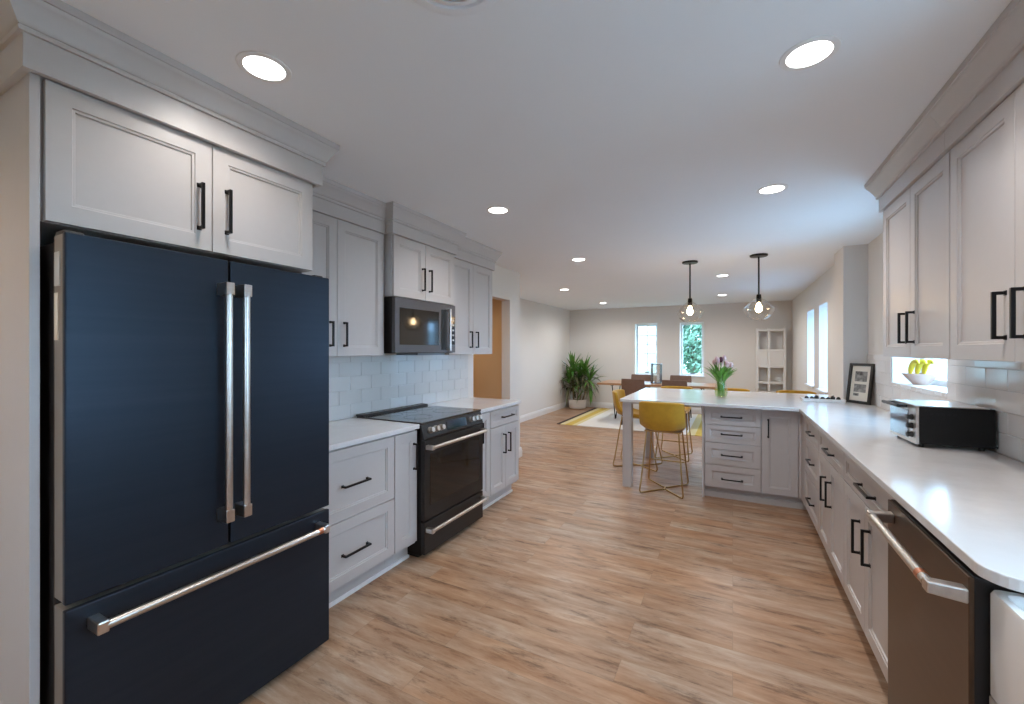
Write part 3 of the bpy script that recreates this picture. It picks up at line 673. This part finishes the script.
def pendant(x, y, label):
    t = thing('pendant_light', label, 'pendant light', (x, y, 1.73), 'glass pendants over the peninsula')
    MB().lathe([(0.086, CEIL), (0.086, CEIL - 0.012), (0.080, CEIL - 0.019), (0.012, CEIL - 0.022)], (x, y, 0), 28).build('canopy', 'black', t, smooth=True)
    MB().tube([(x, y, CEIL - 0.02), (x, y, 2.00)], 0.0085, 8).build('rod', 'black', t, smooth=True)
    MB().lathe([(0.010, 2.012), (0.022, 2.005), (0.026, 1.965), (0.024, 1.925), (0.018, 1.922)], (x, y, 0), 20).build('socket', 'black', t, smooth=True)
    n = 8                                             # faceted clear shade
    MB().lathe([(0.040, 1.962), (0.060, 1.950), (0.148, 1.862), (0.150, 1.852), (0.118, 1.780), (0.070, 1.742), (0.03, 1.733)], (x, y, 0), n, False, False).build('shade', 'clear', t)
    MB().lathe([(0.006, 1.924), (0.014, 1.912), (0.030, 1.872), (0.033, 1.852), (0.026, 1.828), (0.008, 1.815)], (x, y, 0), 20).build('bulb', 'bulb', t, smooth=True)
pendant(-0.436, 5.28, 'lit clear glass pendant hanging in front of the far window')
pendant(0.247, 5.24, 'lit clear glass pendant hanging in front of the white shelving')

# ------------------------------------------------------------------ bar stools
def make_stool(name, label):
    t = thing(name, label, 'bar stool', (0, 0, 0), 'mustard bar stools round the peninsula')   # back at -y, faces +y
    # one-piece bucket: seat pan curling up into a low wrapped back
    q = MB(); NU, NV = 17, 13; rows = []
    def surf(u, v, off):
        a = (u - 0.5) * 2                                # across
        wd = 0.177 + 0.012 * math.sin(PI * v)
        if v < 0.5:                                      # seat, front to back
            k = v / 0.5; y = 0.25 - 0.42 * k; z = 0.648 - 0.018 * math.sin(PI * k) + 0.05 * abs(a) ** 3 * k; x = a * wd * (0.92 + 0.08 * k)
        else:
            k = (v - 0.5) / 0.5; ang = min(k * 1.6, 1) * PI / 2
            y = -0.17 - 0.062 * math.sin(ang) - 0.03 * k; z = 0.650 + 0.05 * (1 - math.cos(ang)) + 0.215 * max(0, k - 0.15) / 0.85
            x = a * (wd + 0.012 * k); y += 0.060 * abs(a) ** 3; z += 0.05 * abs(a) ** 3 * (1 - k) - 0.012 * abs(a) ** 6 * k
        return Vector((x, y, z))
    top = [[surf(i / (NU - 1), j / (NV - 1), 0) for i in range(NU)] for j in range(NV)]
    th = 0.042
    def nrm(j, i):
        du = top[j][min(i + 1, NU - 1)] - top[j][max(i - 1, 0)]; dv = top[min(j + 1, NV - 1)][i] - top[max(j - 1, 0)][i]
        n = du.cross(dv); return n.normalized()
    bot = [[top[j][i] + nrm(j, i) * th for i in range(NU)] for j in range(NV)]
    b0 = q.add([p for r in top for p in r]); b1 = q.add([p for r in bot for p in r])
    idx = lambda b, j, i: b + j * NU + i
    for j in range(NV - 1):
        for i in range(NU - 1):
            q.face((idx(b0, j, i), idx(b0, j, i + 1), idx(b0, j + 1, i + 1), idx(b0, j + 1, i)))
            q.face((idx(b1, j, i), idx(b1, j + 1, i), idx(b1, j + 1, i + 1), idx(b1, j, i + 1)))
    for i in range(NU - 1):
        q.face((idx(b0, 0, i), idx(b1, 0, i), idx(b1, 0, i + 1), idx(b0, 0, i + 1)))
        q.face((idx(b0, NV - 1, i), idx(b0, NV - 1, i + 1), idx(b1, NV - 1, i + 1), idx(b1, NV - 1, i)))
    for j in range(NV - 1):
        q.face((idx(b0, j, 0), idx(b0, j + 1, 0), idx(b1, j + 1, 0), idx(b1, j, 0)))
        q.face((idx(b0, j, NU - 1), idx(b1, j, NU - 1), idx(b1, j + 1, NU - 1), idx(b0, j + 1, NU - 1)))
    s = q.build('seat_shell', 'ochre', t, smooth=True)
    md = s.modifiers.new('soft', 'BEVEL'); md.width = 0.012; md.segments = 3; md.limit_method = 'ANGLE'; md.angle_limit = math.radians(50)
    r = 0.0072
    for sx in (-1, 1):
        for sy in (-1, 1):
            fx, fy = sx * 0.20, sy * 0.255
            MB().tube([(sx * 0.15, sy * 0.15 - 0.01, 0.607), (sx * 0.19, fy * 0.93, 0.12), (fx, fy, 0.035), (fx * 0.97, fy * 0.97, 0.012), (fx * 0.85, fy * 0.85, r), (sx * 0.015, sy * 0.035, r)], r, 8).build('leg', 'gold', t, smooth=True)
    q = MB().tube([(0, -0.045, r), (0, 0.045, r)], r * 1.1, 8); q.build('base_bar', 'gold', t, smooth=True)
    q = MB().tube([(-0.176, 0.205, 0.24), (0.176, 0.205, 0.24)], 0.006, 8); q.build('footrest', 'gold', t, smooth=True)
    q = MB().box(-0.17, 0.17, -0.165, 0.165, 0.600, 0.612); q.build('seat_plate', 'gold', t)
    return t
st = make_stool('bar_stool', 'mustard bar stool with its back to the kitchen, tucked under the peninsula bar')
st.location = (-0.615, 4.552, 0)
dup(st, (-1.03, 5.33, 0), -PI / 2, 'mustard bar stool at the short end of the peninsula bar, seen side on')
dup(st, (-0.69, 6.02, 0), PI, 'mustard bar stool on the dining side of the bar, in front of the brown chairs')
dup(st, (-0.01, 6.02, 0), PI, 'mustard bar stool on the dining side of the bar, behind the tulip vase')
dup(st, (0.69, 6.02, 0), PI, 'mustard bar stool on the dining side of the bar, by the slim windows')

# ------------------------------------------------------------------ dining corner
RUGX0, RUGX1, RY0, RY1 = -2.99, -0.10, 7.60, 10.15
m = M['rug'] = P('rug_stripes', (0.7, 0.68, 0.62), 0.95)
v = coords(m); sx = nd(m, 'ShaderNodeSeparateXYZ'); lk(m, v, sx.inputs[0])
mr = nd(m, 'ShaderNodeMapRange'); mr.inputs[1].default_value = RUGX0; mr.inputs[2].default_value = RUGX1; lk(m, sx.outputs[0], mr.inputs[0])
r = nd(m, 'ShaderNodeValToRGB'); r.color_ramp.interpolation = 'CONSTANT'; e = r.color_ramp.elements
dk, cr, ye, wh = (0.07, 0.05, 0.045), (0.70, 0.60, 0.32), (0.62, 0.44, 0.09), (0.78, 0.75, 0.70)
st_ = [(0, dk), (0.025, cr), (0.062, ye), (0.108, cr), (0.14, wh), (0.80, cr), (0.84, ye), (0.93, cr), (0.965, dk)]
e[0].position, e[0].color = 0, (*dk, 1); e[1].position, e[1].color = 0.025, (*cr, 1)
for p, c in st_[2:]:
    z = e.new(p); z.color = (*c, 1)
lk(m, mr.outputs[0], r.inputs[0]); lk(m, r.outputs[0], bsdf(m).inputs['Base Color'])
bump(m, noise(m, coords(m), 220, 2), 0.25, 0.003)
q = MB().box(RUGX0, RUGX1, RY0, RY1, 0.0005, 0.011)
tag(q.build('area_rug', 'rug', loc=(-1.5, 8.9, 0), bev=0.003), 'white rug with yellow and dark edge stripes under the dining table', 'rug')

t = thing('dining_table', 'long wooden dining table on black V-shaped metal legs', 'table', (-1.32, 8.8, 0.011))
q = MB().box(-2.42, -0.25, 8.36, 9.26, 0.722, 0.762); q.build('tabletop', 'tablewood', t, bev=0.004)
for x in (-2.13, -0.50):
    q = MB()
    for s in (-1, 1): q.tube([(x, 8.70 + s * 0.02, 0.026), (x, 8.78 + s * 0.36, 0.722)], 0.011, 8)
    q.tube([(x, 8.66, 0.025), (x, 8.74, 0.025)], 0.011, 8); q.box(x - 0.03, x + 0.03, 8.40, 9.20, 0.712, 0.722)
    q.build('leg', 'black', t)
def make_chair(label):
    t = thing('dining_chair', label, 'chair', (0, 0, 0), 'brown dining chairs at the wooden table')      # faces +y
    MB().box(-0.21, 0.21, -0.20, 0.22, 0.43, 0.48).build('seat', 'brown', t, bev=0.02, seg=3)
    q = MB(); n = 9
    def row(z, yb, wd): return [(wd * (i / (n - 1) * 2 - 1), yb + 0.035 * (i / (n - 1) * 2 - 1) ** 2, z) for i in range(n)] + [(wd * (1 - i / (n - 1) * 2), yb - 0.028 + 0.035 * (1 - i / (n - 1) * 2) ** 2, z) for i in range(n)]
    q.loft([row(0.47, -0.18, 0.195), row(0.62, -0.205, 0.21), row(0.78, -0.235, 0.212), row(0.872, -0.25, 0.205)]); q.build('backrest', 'brown', t, smooth=True, bev=0.006)
    for sx in (-1, 1):
        for sy in (-1, 1):
            MB().tube([(sx * 0.18, sy * 0.17, 0.435), (sx * 0.205, sy * 0.205, 0.002)], 0.014, 8, [0.017, 0.011]).build('leg', 'black', t, smooth=True)
    return t
ch = make_chair('brown dining chair with its back to the bar, at the plant end of the table')
ch.location = (-1.64, 8.22, 0.011)
dup(ch, (-0.915, 8.22, 0.011), 0, 'brown dining chair with its back to the bar, directly behind a mustard stool')
dup(ch, (-1.78, 9.33, 0.011), PI, 'brown dining chair on the far-wall side of the table, below the gridded window')
dup(ch, (-0.97, 9.33, 0.011), PI, 'brown dining chair on the far-wall side of the table, below the plain window')

# lantern on the table
lx, ly, lz = -1.34, 8.78, 0.762
t = thing('table_lantern', 'grey metal and glass lantern standing on the dining table', 'lantern', (lx, ly, lz))
q = MB().box(lx - 0.095, lx + 0.095, ly - 0.095, ly + 0.095, lz, lz + 0.018); q.build('base', 'grey', t, bev=0.003)
q = MB()
for a in (-1, 1):
    for b in (-1, 1): q.box(lx + a * 0.085 - 0.009, lx + a * 0.085 + 0.009, ly + b * 0.085 - 0.009, ly + b * 0.085 + 0.009, lz + 0.018, lz + 0.37)
q.build('frame', 'grey', t)
q = MB().box(lx - 0.095, lx + 0.095, ly - 0.095, ly + 0.095, lz + 0.37, lz + 0.386); q.build('top', 'grey', t, bev=0.003)
q = MB()
for a in (-1, 1): q.box(lx + a * 0.084 - 0.0015, lx + a * 0.084 + 0.0015, ly - 0.076, ly + 0.076, lz + 0.018, lz + 0.37); q.box(lx - 0.076, lx + 0.076, ly + a * 0.084 - 0.0015, ly + a * 0.084 + 0.0015, lz + 0.018, lz + 0.37)
q.build('glass_panel', 'clear', t)
q = MB().lathe([(0.036, lz + 0.018), (0.036, lz + 0.15), (0.03, lz + 0.155)], (lx, ly, 0), 20); q.build('candle', 'pot', t, smooth=True)

# potted plant in the corner
px, py = -3.36, 9.92
t = thing('potted_plant', 'tall bushy corn plant in a white pot in the dining corner', 'plant', (px, py, 0))
MB().lathe([(0.17, 0.0), (0.20, 0.02), (0.222, 0.20), (0.225, 0.225), (0.205, 0.225), (0.20, 0.19)], (px, py, 0), 32, True, True).build('pot', 'pot', t, smooth=True)
MB().lathe([(0.199, 0.192), (0.10, 0.205), (0.002, 0.20)], (px, py, 0), 20, False, False).build('soil', 'soil', t)
rnd = random.Random(11)
def blade(q, base, az, elev, L, wd, droop):
    pts = []; p = Vector(base); d = Vector((math.cos(az) * math.cos(elev), math.sin(az) * math.cos(elev), math.sin(elev))); n = 8
    side = Vector((-math.sin(az), math.cos(az), 0)); prev = None
    for i in range(n):
        k = i / (n - 1); ww = wd * (0.35 + 1.3 * k if k < 0.5 else 2 * (1 - k) + 0.0) * 0.5 + 0.001
        fold = d.cross(side).normalized() * ww * 0.35
        a = q.add([p - side * ww + fold, p, p + side * ww + fold])
        if prev is not None: q.face((prev, prev + 1, a + 1, a)); q.face((prev + 1, prev + 2, a + 2, a + 1))
        prev = a; p = p + d * (L / (n - 1)); d = (d + Vector((0, 0, -droop / n * (0.5 + k)))).normalized()
canes = [(-0.085, -0.02, 0.66), (0.0, 0.03, 0.52), (0.07, -0.04, 0.78), (0.115, 0.04, 0.45)]
heads = [(px - 0.10, py - 0.05, 0.90), (px + 0.04, py - 0.03, 0.72), (px + 0.20, py - 0.08, 0.84), (px + 0.32, py - 0.02, 0.66), (px - 0.16, py - 0.12, 0.66)]
for (x, y, z), hd in zip(canes, heads[:4]):
    MB().tube([(px + x, py + y, 0.19), ((px + x + hd[0]) / 2, (py + y + hd[1]) / 2, 0.45), hd], 0.016, 8, [0.019, 0.016, 0.012]).build('cane', 'cane', t, smooth=True)
q = MB()
for hi, (x, y, z) in enumerate(heads):
    n = (40, 30, 36, 26, 24)[hi]
    for i in range(n):
        k = i / n; q.mat(1 if (k < 0.45 and rnd.random() < 0.75) else 0)
        blade(q, (x, y, z - 0.22 * (1 - k) + 0.06), rnd.uniform(0, 2 * PI), -0.25 + 1.55 * k + rnd.uniform(-0.15, 0.15), rnd.uniform(0.42, 0.60) * (1 - 0.12 * k), rnd.uniform(0.055, 0.08), 2.3 * (1 - k) + 0.35)
cl = lambda p: Vector((max(p.x, XD + 0.03), min(p.y, YW - 0.03), p.z))
q.v = [cl(p) for p in q.v]
q.build('foliage', ['leaf', 'leafdry'], t)

# white shelving in the far corner
t = thing('shelving_unit', 'white two-column open shelving unit against the far wall', 'shelf', (0.70, 10.13, 0))
sx0, sx1, sy0, sy1, sh = 0.43, 0.95, 10.09, YW - 0.005, 1.86
xm = sx0 + 0.205
for x in (sx0, xm, sx1 - 0.045):
    q = MB().box(x, x + 0.045, sy0, sy1 - 0.012, 0, sh); q.build('side_panel', 'shelf', t, bev=0.002)
for z in (0.02, 0.53, 0.73, 1.06, 1.39, 1.80):
    for x0, x1 in ((sx0 + 0.045, xm), (xm + 0.045, sx1 - 0.045)):
        MB().box(x0, x1, sy0, sy1 - 0.012, z, z + 0.045).build('shelf_board', 'shelf', t, bev=0.002)
for x0, x1 in ((sx0 + 0.047, xm - 0.002), (xm + 0.047, sx1 - 0.047)):
    MB().box(x0, x1, sy0 + 0.005, sy0 + 0.022, 1.107, 1.388).build('door', 'shelf', t, bev=0.002)

# ------------------------------------------------------------------ things on the worktop
# toaster oven: front faces -X, turned a little
ta = Matrix.Translation((0.832, 2.880, 0.914)) @ Matrix.Rotation(math.radians(3), 4, 'Z')
t = thing('toaster_oven', 'black-sided steel-fronted toaster oven on the worktop under the wall cabinets', 'toaster oven', (0.822, 2.885, 0.914))
TW, TD, TH = 0.325, 0.298, 0.213
q = MB().box(0.012, TD, 0.0, TW, 0.018, TH - 0.004).xf(ta); q.build('body', 'ovenside', t, bev=0.006)
q = MB().box(0.004, TD - 0.02, 0.004, TW - 0.004, TH - 0.006, TH).xf(ta); q.build('top_panel', 'steel', t, bev=0.002)
q = MB().box(0.0, 0.013, 0.0, TW, 0.016, TH).xf(ta); q.build('front_panel', 'steel', t, bev=0.003)
d = MB().box(-0.006, 0.002, 0.085, TW - 0.01, 0.035, TH - 0.03).xf(ta).build('glass_door', 'tglass', t, bev=0.002)
q = MB().tube([(-0.04, 0.095, TH - 0.012), (-0.04, TW - 0.02, TH - 0.012)], 0.009, 10)
for y in (0.11, TW - 0.035): q.box(-0.042, 0.0, y - 0.008, y + 0.008, TH - 0.022, TH - 0.006)
q.xf(ta); q.build('handle', 'blackp', d, smooth=True)
for z in (0.060, 0.105, 0.150):
    MB().tube([(0.0, 0.042, z), (-0.006, 0.042, z), (-0.007, 0.042, z), (-0.024, 0.042, z)], 0.015, 14, [0.0155, 0.0155, 0.0125, 0.0115]).xf(ta).build('knob', 'blackp', t, smooth=True)
for x in (0.03, TD - 0.04):
    for y in (0.03, TW - 0.03): MB().tube([(x, y, 0.0005), (x, y, 0.02)], 0.011, 10).xf(ta).build('foot', 'blackp', t, smooth=True)
q = MB()
for i in range(5): q.box(0.055 + i * 0.022, 0.067 + i * 0.022, -0.001, 0.0015, TH - 0.045, TH - 0.034)
q.xf(ta); q.build('vent_slots', 'void', t)
q = MB().tube([(TD - 0.005, 0.03, 0.03), (TD + 0.02, 0.02, 0.02), (TD + 0.033, 0.04, 0.008), (TD + 0.03, 0.12, 0.007)], 0.006, 8).xf(ta); q.build('cord', 'blackp', t, smooth=True)

# framed print leaning in the corner
Wf, Hf = 0.250, 0.375
p0 = Vector((0.980, 5.115, 0.9145)); p1 = Vector((1.102, 4.915, 0.9145)); ux_ = (p1 - p0).normalized(); nn = Vector((ux_.y, -ux_.x, 0)); nn = nn if nn.dot(Vector((0, 0, 0)) - p0) > 0 else -nn
lean = math.radians(7); up_ = (Vector((0, 0, 1)) * math.cos(lean) - nn * math.sin(lean)); fn = nn * math.cos(lean) + Vector((0, 0, 1)) * math.sin(lean)
FM = Matrix(((ux_.x, up_.x, fn.x, p0.x), (ux_.y, up_.y, fn.y, p0.y), (ux_.z, up_.z, fn.z, p0.z), (0, 0, 0, 1)))
t = thing('picture_frame', 'small black framed print with cream mount leaning in the worktop corner', 'picture', tuple(p0))
fw = 0.025; q = MB().box(0, fw, 0, Hf, 0, 0.022).box(Wf - fw, Wf, 0, Hf, 0, 0.022).box(fw, Wf - fw, 0, fw, 0, 0.022).box(fw, Wf - fw, Hf - fw, Hf, 0, 0.022).xf(FM)
q.build('frame', 'blackp', t, bev=0.002)
MB().box(fw, Wf - fw, fw, Hf - fw, 0.002, 0.009).xf(FM).build('mount', 'paper', t)
m = M['ink'] = P('ink_print', (0.3, 0.3, 0.3), 0.8)
f = noise(m, coords(m), 26, 3, 0.5); lk(m, ramp(m, f, [(0.30, (0.06, 0.06, 0.06)), (0.72, (0.42, 0.40, 0.37))]), bsdf(m).inputs['Base Color'])
for z0, z1 in ((0.205, 0.300), (0.105, 0.180)): MB().box(0.062, Wf - 0.062, z0, z1, 0.009, 0.0098).xf(FM).build('print', 'ink', t)
MB().box(0.062, 0.12, 0.070, 0.095, 0.009, 0.0098).xf(FM).build('print', 'ink', t)
MB().box(fw * 0.5, Wf - fw * 0.5, fw * 0.5, Hf - fw * 0.5, -0.006, 0.001).xf(FM).build('backing', 'brown', t)

# white tray of dark trinkets beside the pillar
tx0, tx1, ty0, ty1 = 0.610, 0.940, 4.985, 5.165
q = MB().loft([[(tx0, ty0, .9145), (tx1, ty0, .9145), (tx1, ty1, .9145), (tx0, ty1, .9145)], [(tx0 - .006, ty0 - .006, .944), (tx1 + .006, ty0 - .006, .944), (tx1 + .006, ty1 + .006, .944), (tx0 - .006, ty1 + .006, .944)],
               [(tx0, ty0, .944), (tx1, ty0, .944), (tx1, ty1, .944), (tx0, ty1, .944)], [(tx0 + .008, ty0 + .008, .922), (tx1 - .008, ty0 + .008, .922), (tx1 - .008, ty1 - .008, .922), (tx0 + .008, ty1 - .008, .922)]])
tag(q.build('serving_tray', 'white', loc=(0.78, 5.07, 0.9145), bev=0.002), 'low white tray at the foot of the pillar holding dark trinkets', 'tray')
rnd = random.Random(4)
for i in range(7):
    cx, cy = tx0 + 0.035 + i * 0.043, ty0 + 0.075 + rnd.uniform(-0.03, 0.03); rr_ = rnd.uniform(0.018, 0.0215); hz = rnd.uniform(0.034, 0.050)
    q = MB().lathe([(rr_ * 0.55, 0.922), (rr_, 0.922 + hz * 0.35), (rr_ * 0.9, 0.922 + hz * 0.75), (rr_ * 0.35, 0.922 + hz)], (cx, cy, 0), 12)
    tag(q.build('trinket', 'blackp', smooth=True), 'small rounded dark trinket lying in the white tray', 'trinket', 'dark trinkets in the white tray')

# tulips in a glass vase
vx, vy, vz = -0.11, 5.02, 0.9145
t = thing('flower_vase', 'clear glass vase of water on the peninsula worktop', 'vase', (vx, vy, vz))
MB().lathe([(0.045, vz), (0.056, vz + 0.01), (0.064, vz + 0.05), (0.060, vz + 0.10), (0.048, vz + 0.15), (0.052, vz + 0.20), (0.066, vz + 0.235)], (vx, vy, 0), 32, True, False).build('glass_body', 'vaseglass', t, smooth=True)
MB().lathe([(0.042, vz + 0.006), (0.053, vz + 0.012), (0.061, vz + 0.05), (0.057, vz + 0.095)], (vx, vy, 0), 28).build('water', 'water', t, smooth=True)
rnd = random.Random(21)
for i in range(12):
    az = i * 2.0944 + (i // 3) * 0.5236; sp = 0.03 + 0.10 * ((i * 0.618) % 1); hh = 0.40 - 0.9 * sp * rnd.uniform(0.7, 1.1) + rnd.uniform(-0.015, 0.02)
    bx, by = vx + 0.030 * math.cos(az), vy + 0.030 * math.sin(az); nx_, ny_ = vx + 0.036 * math.cos(az), vy + 0.036 * math.sin(az)
    hx, hy = vx + sp * math.cos(az), vy + sp * math.sin(az)
    f = thing('tulip', 'pale pink tulip with a green stem standing in the glass vase', 'flower', (bx, by, vz + 0.015), 'tulips in the glass vase')
    if i == 5: f['label'] = 'dark plum tulip at the top of the bunch in the glass vase'; f['group'] = 'dark tulip'
    MB().tube([(bx, by, vz + 0.015), (vx + (nx_ - vx) * .85, vy + (ny_ - vy) * .85, vz + 0.13), (nx_, ny_, vz + 0.21), (hx, hy, vz + hh)], 0.0038, 6).build('stem', 'stem', f, smooth=True)
    q = MB().lathe([(0.004, vz + hh - 0.004), (0.017, vz + hh + 0.010), (0.021, vz + hh + 0.028), (0.017, vz + hh + 0.046), (0.006, vz + hh + 0.058)], (hx, hy, 0), 10)
    q.build('bloom', 'tulipdk' if i == 5 else 'tulip', f, smooth=True)
    q = MB()
    for j in range(3): blade(q, (nx_, ny_, vz + 0.16 + 0.02 * j), az + rnd.uniform(-0.24, 0.24), rnd.uniform(0.75, 1.25), rnd.uniform(0.15, 0.22), 0.038, 0.9)
    blade(q, (bx, by, vz + 0.02), az, 1.5, 0.19, 0.018, 0.0)
    q.build('leaf', 'tleaf', f, smooth=True)

# fruit bowl on the window sill
bx, by, bz = 1.238, 4.20, 1.1545
t = thing('fruit_bowl', 'shallow wooden bowl on the window sill under the wall cabinets', 'bowl', (bx, by, bz))
MB().lathe([(0.040, bz), (0.047, bz + 0.008), (0.080, bz + 0.045), (0.106, bz + 0.082), (0.102, bz + 0.084), (0.076, bz + 0.050), (0.03, bz + 0.014)], (bx, by, 0), 32).build('bowl_body', 'wood', t, smooth=True)
for i, (dy, dx, rz) in enumerate(((-0.044, 0.0, 0.0), (0.0, 0.0, 0.0), (0.044, 0.0, 0.0))):
    c = Vector((bx + dx, by - 0.02, bz + 0.112)); pts = []; rad = []
    for k in range(11):
        s_ = k / 10 * 2 - 1; a = s_ * 1.05
        p = Vector((dy * 0.9 + 0.006 * s_, 0.118 * math.sin(a) / 0.87, 0.105 * (math.cos(a) - 0.5) ))
        p = Matrix.Rotation(rz, 3, 'Z') @ Matrix.Rotation(-0.42, 3, 'X') @ p; pts.append(c + Vector((p.x, p.y, p.z))); rad.append(0.018 * (1 - 0.9 * abs(s_) ** 4) + 0.001)
    b = thing('banana', 'ripe yellow banana arched over the bowl on the sill', 'banana', tuple(c), 'bananas in the bowl')
    MB().tube(pts, 0.018, 10, rad).build('skin', 'banana', b, smooth=True)
    MB().tube([pts[-1], pts[-1] + (pts[-1] - pts[-2]).normalized() * 0.018], 0.005, 8).build('stalk', 'bananatip', b)
for o in bpy.data.objects:
    if '_org' in o: del o['_org']
